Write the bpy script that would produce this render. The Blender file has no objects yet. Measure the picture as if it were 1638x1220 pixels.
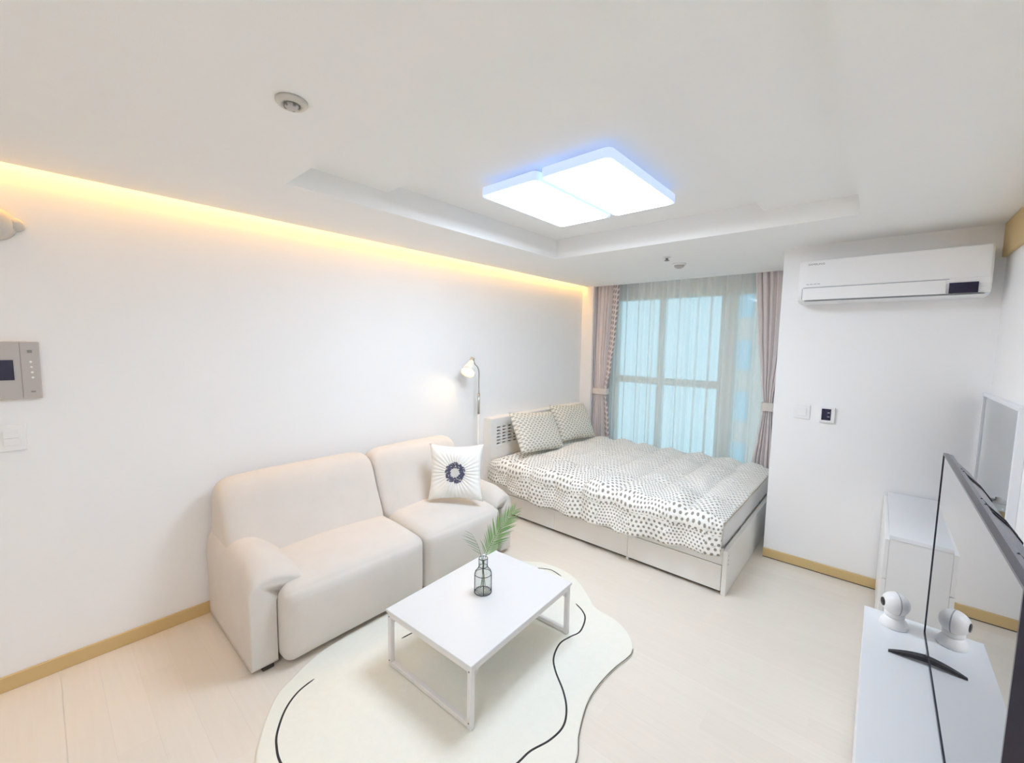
import bpy, bmesh, math, random
from mathutils import Vector, Matrix, noise

random.seed(4)
sc = bpy.context.scene
COL = sc.collection

# ------------------------------------------------------------------ camera, world, exposure
CAM = Vector((2.8413, 0.0, 1.5869))
RT = Vector((0.75114759, 0.65992927, 0.01645206))
UP = Vector((-0.0711303, 0.05613476, 0.99588622))
FW = Vector((-0.65629093, 0.74922777, -0.08910646))
cam_data = bpy.data.cameras.new('camera')
cam = bpy.data.objects.new('camera', cam_data)
COL.objects.link(cam)
m4 = Matrix((RT, UP, -FW)).transposed().to_4x4()
m4.translation = CAM
cam.matrix_world = m4
cam_data.sensor_fit = 'HORIZONTAL'
cam_data.sensor_width = 36.0
cam_data.lens = 36.0 * 670.98 / 1638.0
cam_data.clip_start = 0.02
sc.camera = cam

world = bpy.data.worlds.new('world')
sc.world = world
world.use_nodes = True
bg = world.node_tree.nodes['Background']
bg.inputs[0].default_value = (0.70, 0.90, 1.0, 1)
bg.inputs[1].default_value = 1.15

sc.view_settings.view_transform = 'Standard'
sc.view_settings.look = 'None'
sc.view_settings.gamma = 1.0
sc.view_settings.use_curve_mapping = False
sc.view_settings.exposure = 0.22
sc.cycles.max_bounces = 14
sc.cycles.diffuse_bounces = 10
sc.cycles.transparent_max_bounces = 24
sc.cycles.sample_clamp_indirect = 6.0
sc.cycles.caustics_reflective = False
sc.cycles.caustics_refractive = False

CEILING_LAMP = 19.0      # emission of the two main diffusers
COVE_LAMP = 28.0         # emission of the warm strip in the cove
BULB = 85.0              # emission of the floor lamp bulb
FILL_LIGHT = 11.0       # emission of the fill light added out of view behind the camera

# ------------------------------------------------------------------ materials
def lin(c):
    out = []
    for v in c:
        v /= 255.0
        out.append(v / 12.92 if v <= 0.04045 else ((v + 0.055) / 1.055) ** 2.4)
    return tuple(out) + (1.0,)

class NT:
    def __init__(self, name):
        self.mat = bpy.data.materials.new(name)
        self.mat.use_nodes = True
        self.t = self.mat.node_tree
        self.b = self.t.nodes['Principled BSDF']
        self.out = self.t.nodes['Material Output']
    def n(self, typ, **kw):
        nd = self.t.nodes.new(typ)
        for k, v in kw.items():
            setattr(nd, k, v)
        return nd
    def l(self, a, b):
        self.t.links.new(a, b)
    def put(self, sock, v):
        if hasattr(v, 'is_linked') or hasattr(v, 'links'):
            self.l(v, sock)
        else:
            sock.default_value = v
    def m(self, op, a, b=None, c=None):
        nd = self.n('ShaderNodeMath', operation=op)
        for i, v in enumerate((a, b, c)):
            if v is not None:
                self.put(nd.inputs[i], v)
        return nd.outputs[0]
    def mix(self, f, a, b):
        nd = self.n('ShaderNodeMix', data_type='RGBA')
        self.put(nd.inputs[0], f); self.put(nd.inputs[6], a); self.put(nd.inputs[7], b)
        return nd.outputs[2]
    def noise(self, scale, vec=None, detail=3.0):
        nd = self.n('ShaderNodeTexNoise')
        nd.inputs['Scale'].default_value = scale
        nd.inputs['Detail'].default_value = detail
        if vec is not None:
            self.l(vec, nd.inputs['Vector'])
        return nd.outputs['Fac']
    def obj(self):
        return self.n('ShaderNodeTexCoord').outputs['Object']
    def uv(self):
        return self.n('ShaderNodeTexCoord').outputs['UV']
    def sep(self, v):
        nd = self.n('ShaderNodeSeparateXYZ'); self.l(v, nd.inputs[0])
        return nd.outputs
    def bump(self, h, strength=0.3, dist=0.01):
        nd = self.n('ShaderNodeBump')
        nd.inputs['Strength'].default_value = strength
        nd.inputs['Distance'].default_value = dist
        self.l(h, nd.inputs['Height'])
        self.l(nd.outputs[0], self.b.inputs['Normal'])

def plain(name, rgb, rough=0.5, metal=0.0, var=0.03, scale=8.0, bump=0.0, bscale=120.0, ior=1.5, spec=0.5, coat=0.0):
    k = NT(name)
    c = lin(rgb)
    if var > 0:
        f = k.noise(scale, k.obj())
        d = tuple(v * (1 - var) for v in c[:3]) + (1,)
        u = tuple(min(1, v * (1 + var)) for v in c[:3]) + (1,)
        k.l(k.mix(f, d, u), k.b.inputs['Base Color'])
    else:
        k.b.inputs['Base Color'].default_value = c
    k.b.inputs['Roughness'].default_value = rough
    k.b.inputs['Metallic'].default_value = metal
    k.b.inputs['IOR'].default_value = ior
    k.b.inputs['Specular IOR Level'].default_value = spec
    k.b.inputs['Coat Weight'].default_value = coat
    if bump > 0:
        k.bump(k.noise(bscale, k.obj(), 2.0), bump, 0.002)
    return k.mat

def emit(name, rgb, strength):
    k = NT(name)
    e = k.n('ShaderNodeEmission')
    e.inputs[0].default_value = rgb + (1,)
    e.inputs[1].default_value = strength
    k.l(e.outputs[0], k.out.inputs[0])
    return k.mat

M = {}
M['wall'] = plain('wallpaper_white', (240, 240, 240), 0.75, var=0.012, scale=3, bump=0.12, bscale=260, spec=0.25)
M['ceil'] = plain('ceiling_paper', (240, 240, 238), 0.8, var=0.012, scale=3, bump=0.1, bscale=260, spec=0.2)
M['wood_trim'] = plain('beige_wood_trim', (206, 180, 130), 0.5, var=0.06, scale=5, spec=0.3)
M['white_lam'] = plain('white_laminate', (234, 234, 233), 0.35, var=0.01)
M['white_gloss'] = plain('white_gloss_board', (234, 236, 239), 0.28, var=0.008)
M['bed_white'] = plain('bed_white_board', (236, 235, 232), 0.4, var=0.012)
M['white_metal'] = plain('white_powder_metal', (226, 224, 224), 0.4, var=0.01)
M['white_plastic'] = plain('white_plastic', (238, 238, 238), 0.3, var=0.008)
M['offwhite_plastic'] = plain('offwhite_plastic', (204, 200, 192), 0.4, var=0.01)
M['grey_plastic'] = plain('grey_plastic', (186, 181, 178), 0.4, var=0.02)
M['mid_grey'] = plain('mid_grey', (140, 138, 132), 0.5)
M['dark_gap'] = plain('dark_gap', (70, 62, 56), 0.8)
M['screen'] = plain('dark_screen', (38, 36, 62), 0.15, var=0.1, scale=60)
M['black'] = plain('black_plastic', (34, 33, 38), 0.3, var=0.05)
M['tv_shell'] = plain('tv_shell', (112, 112, 122), 0.3, var=0.03)
M['tv_bezel'] = plain('tv_bezel', (40, 38, 54), 0.2, var=0.03)
M['sofa'] = plain('sofa_fabric', (214, 209, 203), 0.9, var=0.045, scale=9, bump=0.25, bscale=420, spec=0.1)
M['sofa_leg'] = plain('sofa_leg', (60, 52, 48), 0.5)
M['mattress'] = plain('mattress_cover', (236, 236, 235), 0.85, var=0.015, bump=0.15, bscale=200, spec=0.1)
M['hem'] = plain('duvet_lining', (212, 198, 172), 0.9, var=0.05, spec=0.1)
M['curtain'] = plain('mauve_curtain', (228, 220, 220), 0.85, var=0.04, scale=14, bump=0.15, bscale=300, spec=0.1)
M['tie'] = plain('curtain_tie', (222, 214, 208), 0.8, var=0.03)
M['rug'] = plain('cream_rug', (236, 235, 225), 0.95, var=0.03, scale=40, bump=0.6, bscale=500, spec=0.05)
M['rug_line'] = plain('rug_charcoal_line', (66, 64, 66), 0.95, var=0.12, scale=60, bump=0.5, bscale=500, spec=0.05)
M['rug_edge'] = plain('rug_grey_binding', (112, 108, 104), 0.95, var=0.15, scale=60, spec=0.05)
M['table_white'] = plain('table_white_board', (219, 221, 223), 0.3, var=0.008)
M['headboard_hole'] = plain('headboard_hole', (184, 146, 108), 0.8)
M['frame_win'] = plain('window_frame', (236, 230, 220), 0.4, var=0.02)
M['chrome'] = plain('brushed_steel', (190, 186, 180), 0.28, metal=0.9, var=0.04)
M['lamp_white'] = plain('lamp_white_enamel', (232, 230, 224), 0.35, var=0.01)
M['wire'] = plain('black_wire', (52, 50, 52), 0.35, metal=0.3)
M['logo_grey'] = plain('logo_grey', (168, 172, 178), 0.5)
M['navy'] = plain('navy_thread', (86, 88, 108), 0.85, var=0.2, scale=90, spec=0.1)
M['amber'] = plain('amber_wax', (196, 160, 96), 0.5)
M['facade'] = plain('facade_beige', (238, 206, 190), 0.8, var=0.03)
M['facade_glass'] = plain('facade_glass', (190, 212, 224), 0.1)
M['diffuser'] = emit('lamp_diffuser', (0.80, 0.92, 1.08), CEILING_LAMP * 0.80)
M['diffuser_bright'] = emit('lamp_diffuser_bright', (0.80, 0.92, 1.08), CEILING_LAMP * 1.22)
M['fill_glow'] = emit('fill_diffuser', (0.93, 0.96, 1.02), FILL_LIGHT)
M['cove'] = emit('cove_strip', (1.0, 0.50, 0.10), COVE_LAMP)
M['bulb'] = emit('bulb_glow', (1.0, 0.66, 0.30), BULB)
# the acrylic rim of the ceiling lamp glows a little
k = NT('lamp_rim_acrylic')
k.b.inputs['Base Color'].default_value = (0.64, 0.74, 0.94, 1)
k.b.inputs['Roughness'].default_value = 0.3
k.b.inputs['Emission Color'].default_value = (0.48, 0.64, 1.0, 1)
k.b.inputs['Emission Strength'].default_value = 0.48
M['rim'] = k.mat

# floor planks : per-object tone
k = NT('pale_oak_plank')
info = k.n('ShaderNodeObjectInfo')
s = k.sep(k.obj())
cmb = k.n('ShaderNodeCombineXYZ')
k.l(k.m('ADD', k.m('MULTIPLY', s[0], 1.6), k.m('MULTIPLY', info.outputs['Random'], 37.0)), cmb.inputs[0])
k.l(k.m('MULTIPLY', s[1], 26.0), cmb.inputs[1])
g = k.noise(2.2, cmb.outputs[0], 5.0)
base = k.mix(info.outputs['Random'], lin((227, 220, 209)), lin((231, 225, 215)))
k.l(k.mix(k.m('MULTIPLY', g, 0.55), base, lin((217, 207, 193))), k.b.inputs['Base Color'])
k.b.inputs['Roughness'].default_value = 0.42
k.b.inputs['Specular IOR Level'].default_value = 0.35
M['plank'] = k.mat

# TV panel: black glass that mirrors strongly at a grazing view
k = NT('tv_panel_glass')
k.l(k.mix(k.noise(2, k.obj()), (0.012, 0.012, 0.016, 1), (0.02, 0.02, 0.026, 1)), k.b.inputs['Base Color'])
k.b.inputs['Roughness'].default_value = 0.02
k.b.inputs['IOR'].default_value = 1.75
k.b.inputs['Coat Weight'].default_value = 1.0
k.b.inputs['Coat Roughness'].default_value = 0.01
k.b.inputs['Coat IOR'].default_value = 1.6
M['tv_glass'] = k.mat

k = NT('mirror_silver')
k.l(k.mix(k.noise(1.5, k.obj()), (0.76, 0.80, 0.82, 1), (0.79, 0.83, 0.85, 1)), k.b.inputs['Base Color'])
k.b.inputs['Metallic'].default_value = 1.0
k.b.inputs['Roughness'].default_value = 0.015
M['mirror'] = k.mat

def glass(name, tint, rough=0.0):
    k = NT(name)
    tr = k.n('ShaderNodeBsdfTransparent'); tr.inputs[0].default_value = tint
    gl = k.n('ShaderNodeBsdfGlossy'); gl.inputs['Roughness'].default_value = rough
    lw = k.n('ShaderNodeLayerWeight'); lw.inputs[0].default_value = 0.5
    fac = k.m('ADD', 0.045, k.m('MULTIPLY', k.m('POWER', lw.outputs['Facing'], 5.0), 0.75))
    mx = k.n('ShaderNodeMixShader')
    k.l(fac, mx.inputs[0]); k.l(tr.outputs[0], mx.inputs[1]); k.l(gl.outputs[0], mx.inputs[2])
    k.l(mx.outputs[0], k.out.inputs[0])
    return k.mat
M['pane'] = glass('window_glass', (0.86, 0.95, 0.97, 1))
M['clear'] = glass('clear_glass', (0.94, 0.95, 0.94, 1))

# sheer curtain
k = NT('sheer_voile')
tr = k.n('ShaderNodeBsdfTransparent')
df = k.n('ShaderNodeBsdfDiffuse'); df.inputs[0].default_value = (0.88, 0.90, 0.90, 1)
tl = k.n('ShaderNodeBsdfTranslucent'); tl.inputs[0].default_value = (0.88, 0.90, 0.90, 1)
m1 = k.n('ShaderNodeMixShader'); m1.inputs[0].default_value = 0.45
k.l(df.outputs[0], m1.inputs[1]); k.l(tl.outputs[0], m1.inputs[2])
m2 = k.n('ShaderNodeMixShader')
lw = k.n('ShaderNodeLayerWeight'); lw.inputs[0].default_value = 0.35
k.l(k.m('ADD', k.m('MULTIPLY', lw.outputs['Facing'], 0.75), k.m('ADD', 0.43, k.m('MULTIPLY', k.noise(300, k.obj()), 0.12))), m2.inputs[0])
k.l(tr.outputs[0], m2.inputs[1]); k.l(m1.outputs[0], m2.inputs[2])
k.l(m2.outputs[0], k.out.inputs[0])
M['sheer'] = k.mat

def dot_mask(k, u, v, pitch, radius, squash=1.0, rowf=0.87):
    a = k.m('DIVIDE', u, pitch)
    b = k.m('DIVIDE', v, pitch * rowf)
    row = k.m('FLOOR', b)
    a = k.m('ADD', a, k.m('MULTIPLY', k.m('MODULO', k.m('ABSOLUTE', row), 2.0), 0.5))
    fa = k.m('SUBTRACT', k.m('FRACT', a), 0.5)
    fb = k.m('MULTIPLY', k.m('SUBTRACT', k.m('FRACT', b), 0.5), rowf * squash)
    d = k.m('SQRT', k.m('ADD', k.m('MULTIPLY', fa, fa), k.m('MULTIPLY', fb, fb)))
    nd = k.n('ShaderNodeMapRange', interpolation_type='SMOOTHSTEP')
    k.l(d, nd.inputs[0])
    nd.inputs[1].default_value = radius * 0.8
    nd.inputs[2].default_value = radius * 1.2
    nd.inputs[3].default_value = 1.0
    nd.inputs[4].default_value = 0.0
    return nd.outputs[0]

# duvet: dots of two sizes in patchwork bands
k = NT('dotted_duvet')
s = k.sep(k.uv())
wb = k.m('MULTIPLY', k.m('SUBTRACT', k.noise(6, k.uv(), 3.0), 0.5), 0.022)
u, v = k.m('ADD', s[0], wb), k.m('SUBTRACT', s[1], wb)
big = dot_mask(k, u, v, 0.036, 0.255)
small = dot_mask(k, u, v, 0.025, 0.25)
band = k.m('GREATER_THAN', k.m('FRACT', k.m('ADD', k.m('DIVIDE', u, 0.52), k.m('MULTIPLY', k.m('FLOOR', k.m('DIVIDE', v, 0.42)), 0.5))), 0.52)
mask = k.mix(band, big, small)
bw = k.n('ShaderNodeRGBToBW'); k.l(mask, bw.inputs[0])
fade = k.n('ShaderNodeMapRange', interpolation_type='SMOOTHSTEP')
k.l(k.m('ADD', v, k.m('MULTIPLY', k.noise(5, k.obj()), 0.3)), fade.inputs[0])
for i_, v_ in enumerate((1.05, 1.75, 0.42, 0.90)): fade.inputs[i_ + 1].default_value = v_
wob = k.m('MULTIPLY', bw.outputs[0], fade.outputs[0])
k.l(k.mix(wob, lin((241, 239, 234)), lin((136, 129, 117))), k.b.inputs['Base Color'])
k.b.inputs['Roughness'].default_value = 0.9
k.b.inputs['Specular IOR Level'].default_value = 0.1
k.bump(k.noise(38, k.obj(), 4.0), 0.8, 0.016)
M['duvet'] = k.mat

k = NT('leaf_dash_pillowcase')
s = k.sep(k.uv())
wv = k.m('MULTIPLY', k.m('SINE', k.m('MULTIPLY', s[0], 55.0)), 0.004)
d = dot_mask(k, s[0], k.m('ADD', s[1], wv), 0.052, 0.36, 2.0, 0.42)
k.l(k.mix(k.m('MULTIPLY', d, 0.85), lin((232, 229, 220)), lin((172, 171, 160))), k.b.inputs['Base Color'])
k.b.inputs['Roughness'].default_value = 0.9
k.b.inputs['Specular IOR Level'].default_value = 0.1
k.bump(k.noise(30, k.obj(), 3.0), 0.3, 0.01)
M['pillow'] = k.mat

# white cushion with pleats radiating from the centre
k = NT('pleated_white_cushion')
s = k.sep(k.uv())
ang = k.m('ARCTAN2', s[1], s[0])
rr = k.m('SQRT', k.m('ADD', k.m('MULTIPLY', s[0], s[0]), k.m('MULTIPLY', s[1], s[1])))
pl = k.m('MULTIPLY', k.m('SINE', k.m('MULTIPLY', ang, 34.0)), k.m('SUBTRACT', 1.0, k.m('MINIMUM', k.m('MULTIPLY', rr, 4.0), 1.0)))
k.l(k.mix(k.noise(12, k.obj()), lin((236, 235, 230)), lin((242, 241, 237))), k.b.inputs['Base Color'])
k.b.inputs['Roughness'].default_value = 0.85
k.b.inputs['Specular IOR Level'].default_value = 0.1
k.bump(pl, 0.5, 0.006)
M['cushion'] = k.mat

# curtain edge band with slanted leaf dashes
k = NT('curtain_leaf_band')
s = k.sep(k.uv())
d = dot_mask(k, k.m('ADD', s[1], k.m('MULTIPLY', s[0], 0.6)), s[0], 0.062, 0.34, 1.6, 0.62)
k.l(k.mix(d, lin((228, 220, 220)), lin((164, 154, 154))), k.b.inputs['Base Color'])
k.b.inputs['Roughness'].default_value = 0.85
M['leafband'] = k.mat

# palm leaflets
k = NT('palm_green')
info = k.n('ShaderNodeObjectInfo')
k.l(k.mix(info.outputs['Random'], lin((112, 162, 92)), lin((150, 190, 128))), k.b.inputs['Base Color'])
k.b.inputs['Roughness'].default_value = 0.45
M['palm'] = k.mat
k = NT('palm_grey_green')
info = k.n('ShaderNodeObjectInfo')
k.l(k.mix(info.outputs['Random'], lin((148, 172, 150)), lin((170, 188, 172))), k.b.inputs['Base Color'])
k.b.inputs['Roughness'].default_value = 0.5
M['palm_pale'] = k.mat
M['stem'] = plain('palm_stem', (122, 150, 96), 0.5)

# ------------------------------------------------------------------ mesh helpers
def obj(name, bm, mat, parent=None, smooth=False, loc=None):
    bmesh.ops.recalc_face_normals(bm, faces=bm.faces)
    me = bpy.data.meshes.new(name)
    bm.to_mesh(me); bm.free()
    for mm in (mat if isinstance(mat, (list, tuple)) else [mat]):
        me.materials.append(mm)
    if smooth:
        me.polygons.foreach_set('use_smooth', [True] * len(me.polygons))
    o = bpy.data.objects.new(name, me)
    COL.objects.link(o)
    if parent is not None:
        o.parent = parent
    if loc is not None:
        o.location = loc
    return o

def tag(o, label, cat, group=None):
    o['label'] = label; o['category'] = cat
    if group: o['group'] = group
    return o

def thing(name, label, cat, loc=(0, 0, 0), rz=0.0, group=None):
    o = bpy.data.objects.new(name, None)
    o.empty_display_size = 0.1
    COL.objects.link(o)
    o.location = loc
    o.rotation_euler = (0, 0, rz)
    return tag(o, label, cat, group)

def struct(name, bm, mat, parent=None):
    o = obj(name, bm, mat, parent)
    if parent is None:
        o['kind'] = 'structure'
    return o

def box(bm, x0, x1, y0, y1, z0, z1, bevel=0.0, seg=2):
    r = bmesh.ops.create_cube(bm, size=1.0)
    vs = r['verts']
    for v in vs:
        v.co = Vector(((x0 + x1) / 2 + v.co.x * (x1 - x0), (y0 + y1) / 2 + v.co.y * (y1 - y0), (z0 + z1) / 2 + v.co.z * (z1 - z0)))
    if bevel > 0:
        es = list({e for v in vs for e in v.link_edges})
        bmesh.ops.bevel(bm, geom=es, offset=bevel, segments=seg, affect='EDGES', profile=0.6)
    return bm

def B(*boxes, bevel=0.0, seg=2):
    bm = bmesh.new()
    for b in boxes:
        box(bm, *b, bevel=bevel, seg=seg)
    return bm

def tube(bm, pts, r, n=8, caps=True):
    pts = [Vector(p) for p in pts]
    rs = r if isinstance(r, (list, tuple)) else [r] * len(pts)
    rings = []
    prev = None
    for i, p in enumerate(pts):
        t = (pts[min(i + 1, len(pts) - 1)] - pts[max(i - 1, 0)]).normalized()
        if prev is None:
            a = Vector((0, 0, 1)) if abs(t.z) < 0.9 else Vector((1, 0, 0))
            s_ = t.cross(a).normalized()
        else:
            s_ = (prev - t * prev.dot(t)).normalized()
        prev = s_
        b_ = t.cross(s_)
        rings.append([bm.verts.new(p + (s_ * math.cos(2 * math.pi * j / n) + b_ * math.sin(2 * math.pi * j / n)) * rs[i]) for j in range(n)])
    for a, b in zip(rings, rings[1:]):
        for j in range(n):
            bm.faces.new((a[j], a[(j + 1) % n], b[(j + 1) % n], b[j]))
    if caps:
        bm.faces.new(rings[0][::-1]); bm.faces.new(rings[-1])
    return bm

def ring(bm, c, r, t, n=40, k=8):
    """a horizontal torus"""
    c = Vector(c)
    rr = []
    for i in range(n):
        a = 2 * math.pi * i / n
        rr.append([bm.verts.new(c + Vector(((r + t * math.cos(2 * math.pi * j / k)) * math.cos(a), (r + t * math.cos(2 * math.pi * j / k)) * math.sin(a), t * math.sin(2 * math.pi * j / k)))) for j in range(k)])
    for i in range(n):
        for j in range(k):
            bm.faces.new((rr[i][j], rr[(i + 1) % n][j], rr[(i + 1) % n][(j + 1) % k], rr[i][(j + 1) % k]))
    return bm

def lathe(bm, prof, n=32, c=(0, 0, 0), rot=None):
    """prof: list of (r, z); revolved round z, then rotated by rot and moved to c"""
    c = Vector(c)
    rings = []
    for (r, z) in prof:
        row = []
        for j in range(n):
            p = Vector((r * math.cos(2 * math.pi * j / n), r * math.sin(2 * math.pi * j / n), z))
            if rot is not None: p = rot @ p
            row.append(bm.verts.new(p + c))
        rings.append(row)
    for a, b in zip(rings, rings[1:]):
        for j in range(n):
            bm.faces.new((a[j], a[(j + 1) % n], b[(j + 1) % n], b[j]))
    if prof[0][0] > 1e-6: bm.faces.new(rings[0][::-1])
    if prof[-1][0] > 1e-6: bm.faces.new(rings[-1])
    bmesh.ops.remove_doubles(bm, verts=bm.verts, dist=1e-6)
    return bm

def soft_box(lo, hi, r, n=(10, 10, 10), warp=None):
    """a box with rounded corners, subdivided; warp(p, q) moves points (q in -1..1)"""
    lo, hi = Vector(lo), Vector(hi)
    c = (lo + hi) / 2; h = (hi - lo) / 2
    bm = bmesh.new()
    cache = {}
    def V(i, j, k_):
        key = (i, j, k_)
        if key not in cache:
            q = Vector((2 * i / n[0] - 1, 2 * j / n[1] - 1, 2 * k_ / n[2] - 1))
            # crowd the points towards the edges so that the rounding is resolved
            q2 = Vector([math.copysign(1 - (1 - abs(t)) ** 1.5, t) for t in q])
            p = Vector((q2.x * h.x, q2.y * h.y, q2.z * h.z))
            inner = Vector([max(-h[a] + r, min(h[a] - r, p[a])) for a in range(3)])
            d = p - inner
            if d.length > 1e-9:
                p = inner + d.normalized() * r
            p += c
            if warp is not None: p = warp(p, q2)
            cache[key] = bm.verts.new(p)
        return cache[key]
    X, Y, Z = n
    for i in range(X):
        for j in range(Y):
            bm.faces.new((V(i, j, 0), V(i, j + 1, 0), V(i + 1, j + 1, 0), V(i + 1, j, 0)))
            bm.faces.new((V(i, j, Z), V(i + 1, j, Z), V(i + 1, j + 1, Z), V(i, j + 1, Z)))
    for i in range(X):
        for k_ in range(Z):
            bm.faces.new((V(i, 0, k_), V(i + 1, 0, k_), V(i + 1, 0, k_ + 1), V(i, 0, k_ + 1)))
            bm.faces.new((V(i, Y, k_), V(i, Y, k_ + 1), V(i + 1, Y, k_ + 1), V(i + 1, Y, k_)))
    for j in range(Y):
        for k_ in range(Z):
            bm.faces.new((V(0, j, k_), V(0, j, k_ + 1), V(0, j + 1, k_ + 1), V(0, j + 1, k_)))
            bm.faces.new((V(X, j, k_), V(X, j + 1, k_), V(X, j + 1, k_ + 1), V(X, j, k_ + 1)))
    return bm

def grid_surface(nu, nv, f, uvf=None):
    bm = bmesh.new()
    vs = [[bm.verts.new(f(i / nu, j / nv)) for j in range(nv + 1)] for i in range(nu + 1)]
    ul = bm.loops.layers.uv.new('UVMap') if uvf else None
    for i in range(nu):
        for j in range(nv):
            fc = bm.faces.new((vs[i][j], vs[i + 1][j], vs[i + 1][j + 1], vs[i][j + 1]))
            if uvf:
                for lp, (a, b) in zip(fc.loops, ((i, j), (i + 1, j), (i + 1, j + 1), (i, j + 1))):
                    lp[ul].uv = uvf(a / nu, b / nv)
    return bm

def pillow_bm(w, h, t, pinch=0.06, n=28, wr=0.0, seed=0):
    """a stuffed pillow standing in its own x-y plane, thick along z; UV in metres from its centre"""
    bm = bmesh.new()
    ul = bm.loops.layers.uv.new('UVMap')
    def P(u, v, s):
        x = u * w / 2 * (1 - pinch * (1 - v * v)) ; y = v * h / 2 * (1 - pinch * (1 - u * u))
        z = t / 2 * ((1 - u ** 4) * (1 - v ** 4)) ** 0.55 * s
        if wr: z += wr * s * (noise.noise(Vector((u * 2.2 + seed, v * 2.2, s))) ) * (1 - u ** 6) * (1 - v ** 6)
        return Vector((x, y, z))
    for s in (1, -1):
        vs = [[bm.verts.new(P(2 * i / n - 1, 2 * j / n - 1, s)) for j in range(n + 1)] for i in range(n + 1)]
        for i in range(n):
            for j in range(n):
                ids = ((i, j), (i + 1, j), (i + 1, j + 1), (i, j + 1))
                if s < 0: ids = ids[::-1]
                fc = bm.faces.new([vs[a][b] for a, b in ids])
                for lp in fc.loops:
                    lp[ul].uv = (lp.vert.co.x, lp.vert.co.y)
    bmesh.ops.remove_doubles(bm, verts=bm.verts, dist=1e-5)
    return bm

def rounded_plate(bm, x0, x1, y0, y1, z0, z1, r, seg=6):
    pts = []
    for (cx, cy, a0) in ((x1 - r, y1 - r, 0), (x0 + r, y1 - r, 90), (x0 + r, y0 + r, 180), (x1 - r, y0 + r, 270)):
        for i in range(seg + 1):
            a = math.radians(a0 + 90 * i / seg)
            pts.append((cx + r * math.cos(a), cy + r * math.sin(a)))
    lo = [bm.verts.new((x, y, z0)) for x, y in pts]
    hi = [bm.verts.new((x, y, z1)) for x, y in pts]
    bm.faces.new(lo[::-1]); bm.faces.new(hi)
    for i in range(len(pts)):
        j = (i + 1) % len(pts)
        bm.faces.new((lo[i], lo[j], hi[j], hi[i]))
    return bm

def catmull(pts, per=8, closed=False):
    P = [Vector(p) for p in pts]
    n = len(P); out = []
    rng = range(n) if closed else range(n - 1)
    for i in rng:
        p0 = P[(i - 1) % n] if closed or i > 0 else P[0]
        p1 = P[i]; p2 = P[(i + 1) % n]
        p3 = P[(i + 2) % n] if closed or i + 2 < n else P[-1]
        for k_ in range(per):
            t = k_ / per
            out.append(0.5 * ((2 * p1) + (p2 - p0) * t + (2 * p0 - 5 * p1 + 4 * p2 - p3) * t * t + (3 * p1 - p0 - 3 * p2 + p3) * t ** 3))
    if not closed: out.append(P[-1])
    return out

# ------------------------------------------------------------------ the room
H = 2.30
YB = 4.55          # end of the left wall
YA = 3.611         # wall with the air conditioner
XA = 2.268         # left edge of that wall
XR = 3.33          # right wall
Y0 = -2.2          # wall behind the camera
YW = 4.86          # window plane

fl = struct('floor', B((-0.1, XR + 0.1, Y0 - 0.1, 5.1, -0.10, -0.0125)), M['plank'])
pw, plen = 0.125, 1.2
plank_meshes = {}
row = 0
y = 0.0
while y < YW:
    off = (row * 0.43) % plen
    x = -off
    while x < XR:
        a, b = max(x, 0.0), min(x + plen, XR)
        if b - a > 0.02:
            key = round(b - a, 3)
            if key not in plank_meshes:
                L = b - a
                o = obj('floor_plank', B((0.0001, L - 0.0001, 0.0001, pw - 0.0001, -0.012, 0.0)), M['plank'], fl)
                plank_meshes[key] = o.data
            else:
                o = bpy.data.objects.new('floor_plank', plank_meshes[key])
                COL.objects.link(o); o.parent = fl
            o.location = (a, y, 0)
        x += plen
    y += pw; row += 1
obj('rear_boards', B((0, XR, Y0, -0.0005, -0.012, 0.0)), M['plank'], fl)

struct('wall_left', B((-0.12, 0.0, Y0, 5.0, 0, 2.62)), M['wall'])
struct('wall_wing', B((0.0, 0.155, YB, YB + 0.04, 0, H)), M['wall'])
struct('wall_right', B((XR, XR + 0.12, Y0, YA, 0, 2.62)), M['wall'])
struct('wall_far', B((XA, XR + 0.12, YA, 5.0, 0, 2.62)), M['wall'])
struct('wall_back', B((-0.12, XR + 0.12, Y0 - 0.12, Y0, 0, 2.62)), M['wall'])
# window wall: sill and lintel
struct('wall_window', B((0.0, XA, YW, 5.0, 0, 0.22), (0.0, XA, YW, 5.0, 2.30, 2.62), (0.0, 0.24, YW, 5.0, 0.22, 2.30), (2.16, XA, YW, 5.0, 0.22, 2.30)), M['wall'])

TX0, TX1, TY0, TY1 = 0.74, 2.71, 0.805, 2.93
CX = 0.058
ceil = struct('ceiling', B(
    (CX, TX0, Y0, YB, H, 2.62), (TX1, XR, Y0, YA, H, 2.62),
    (TX0, TX1, Y0, TY0, H, 2.62), (TX0, TX1, TY1, YA, H, 2.62), (TX0, XA, YA, YB, H, 2.62),
    (0.0, CX, Y0, YB, 2.42, 2.62), (0.0, XA, YB + 0.04, YW, 2.42, 2.62), (0.0, XA, YB, YB + 0.04, H, 2.62)), M['ceil'])
obj('tray_panel', B((TX0, TX1, TY0, 1.335, 2.405, 2.62), (2.25, TX1, 1.335, TY1, 2.405, 2.62), (TX0, 2.25, 1.335, TY1, 2.455, 2.62)), M['ceil'], ceil)

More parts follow.
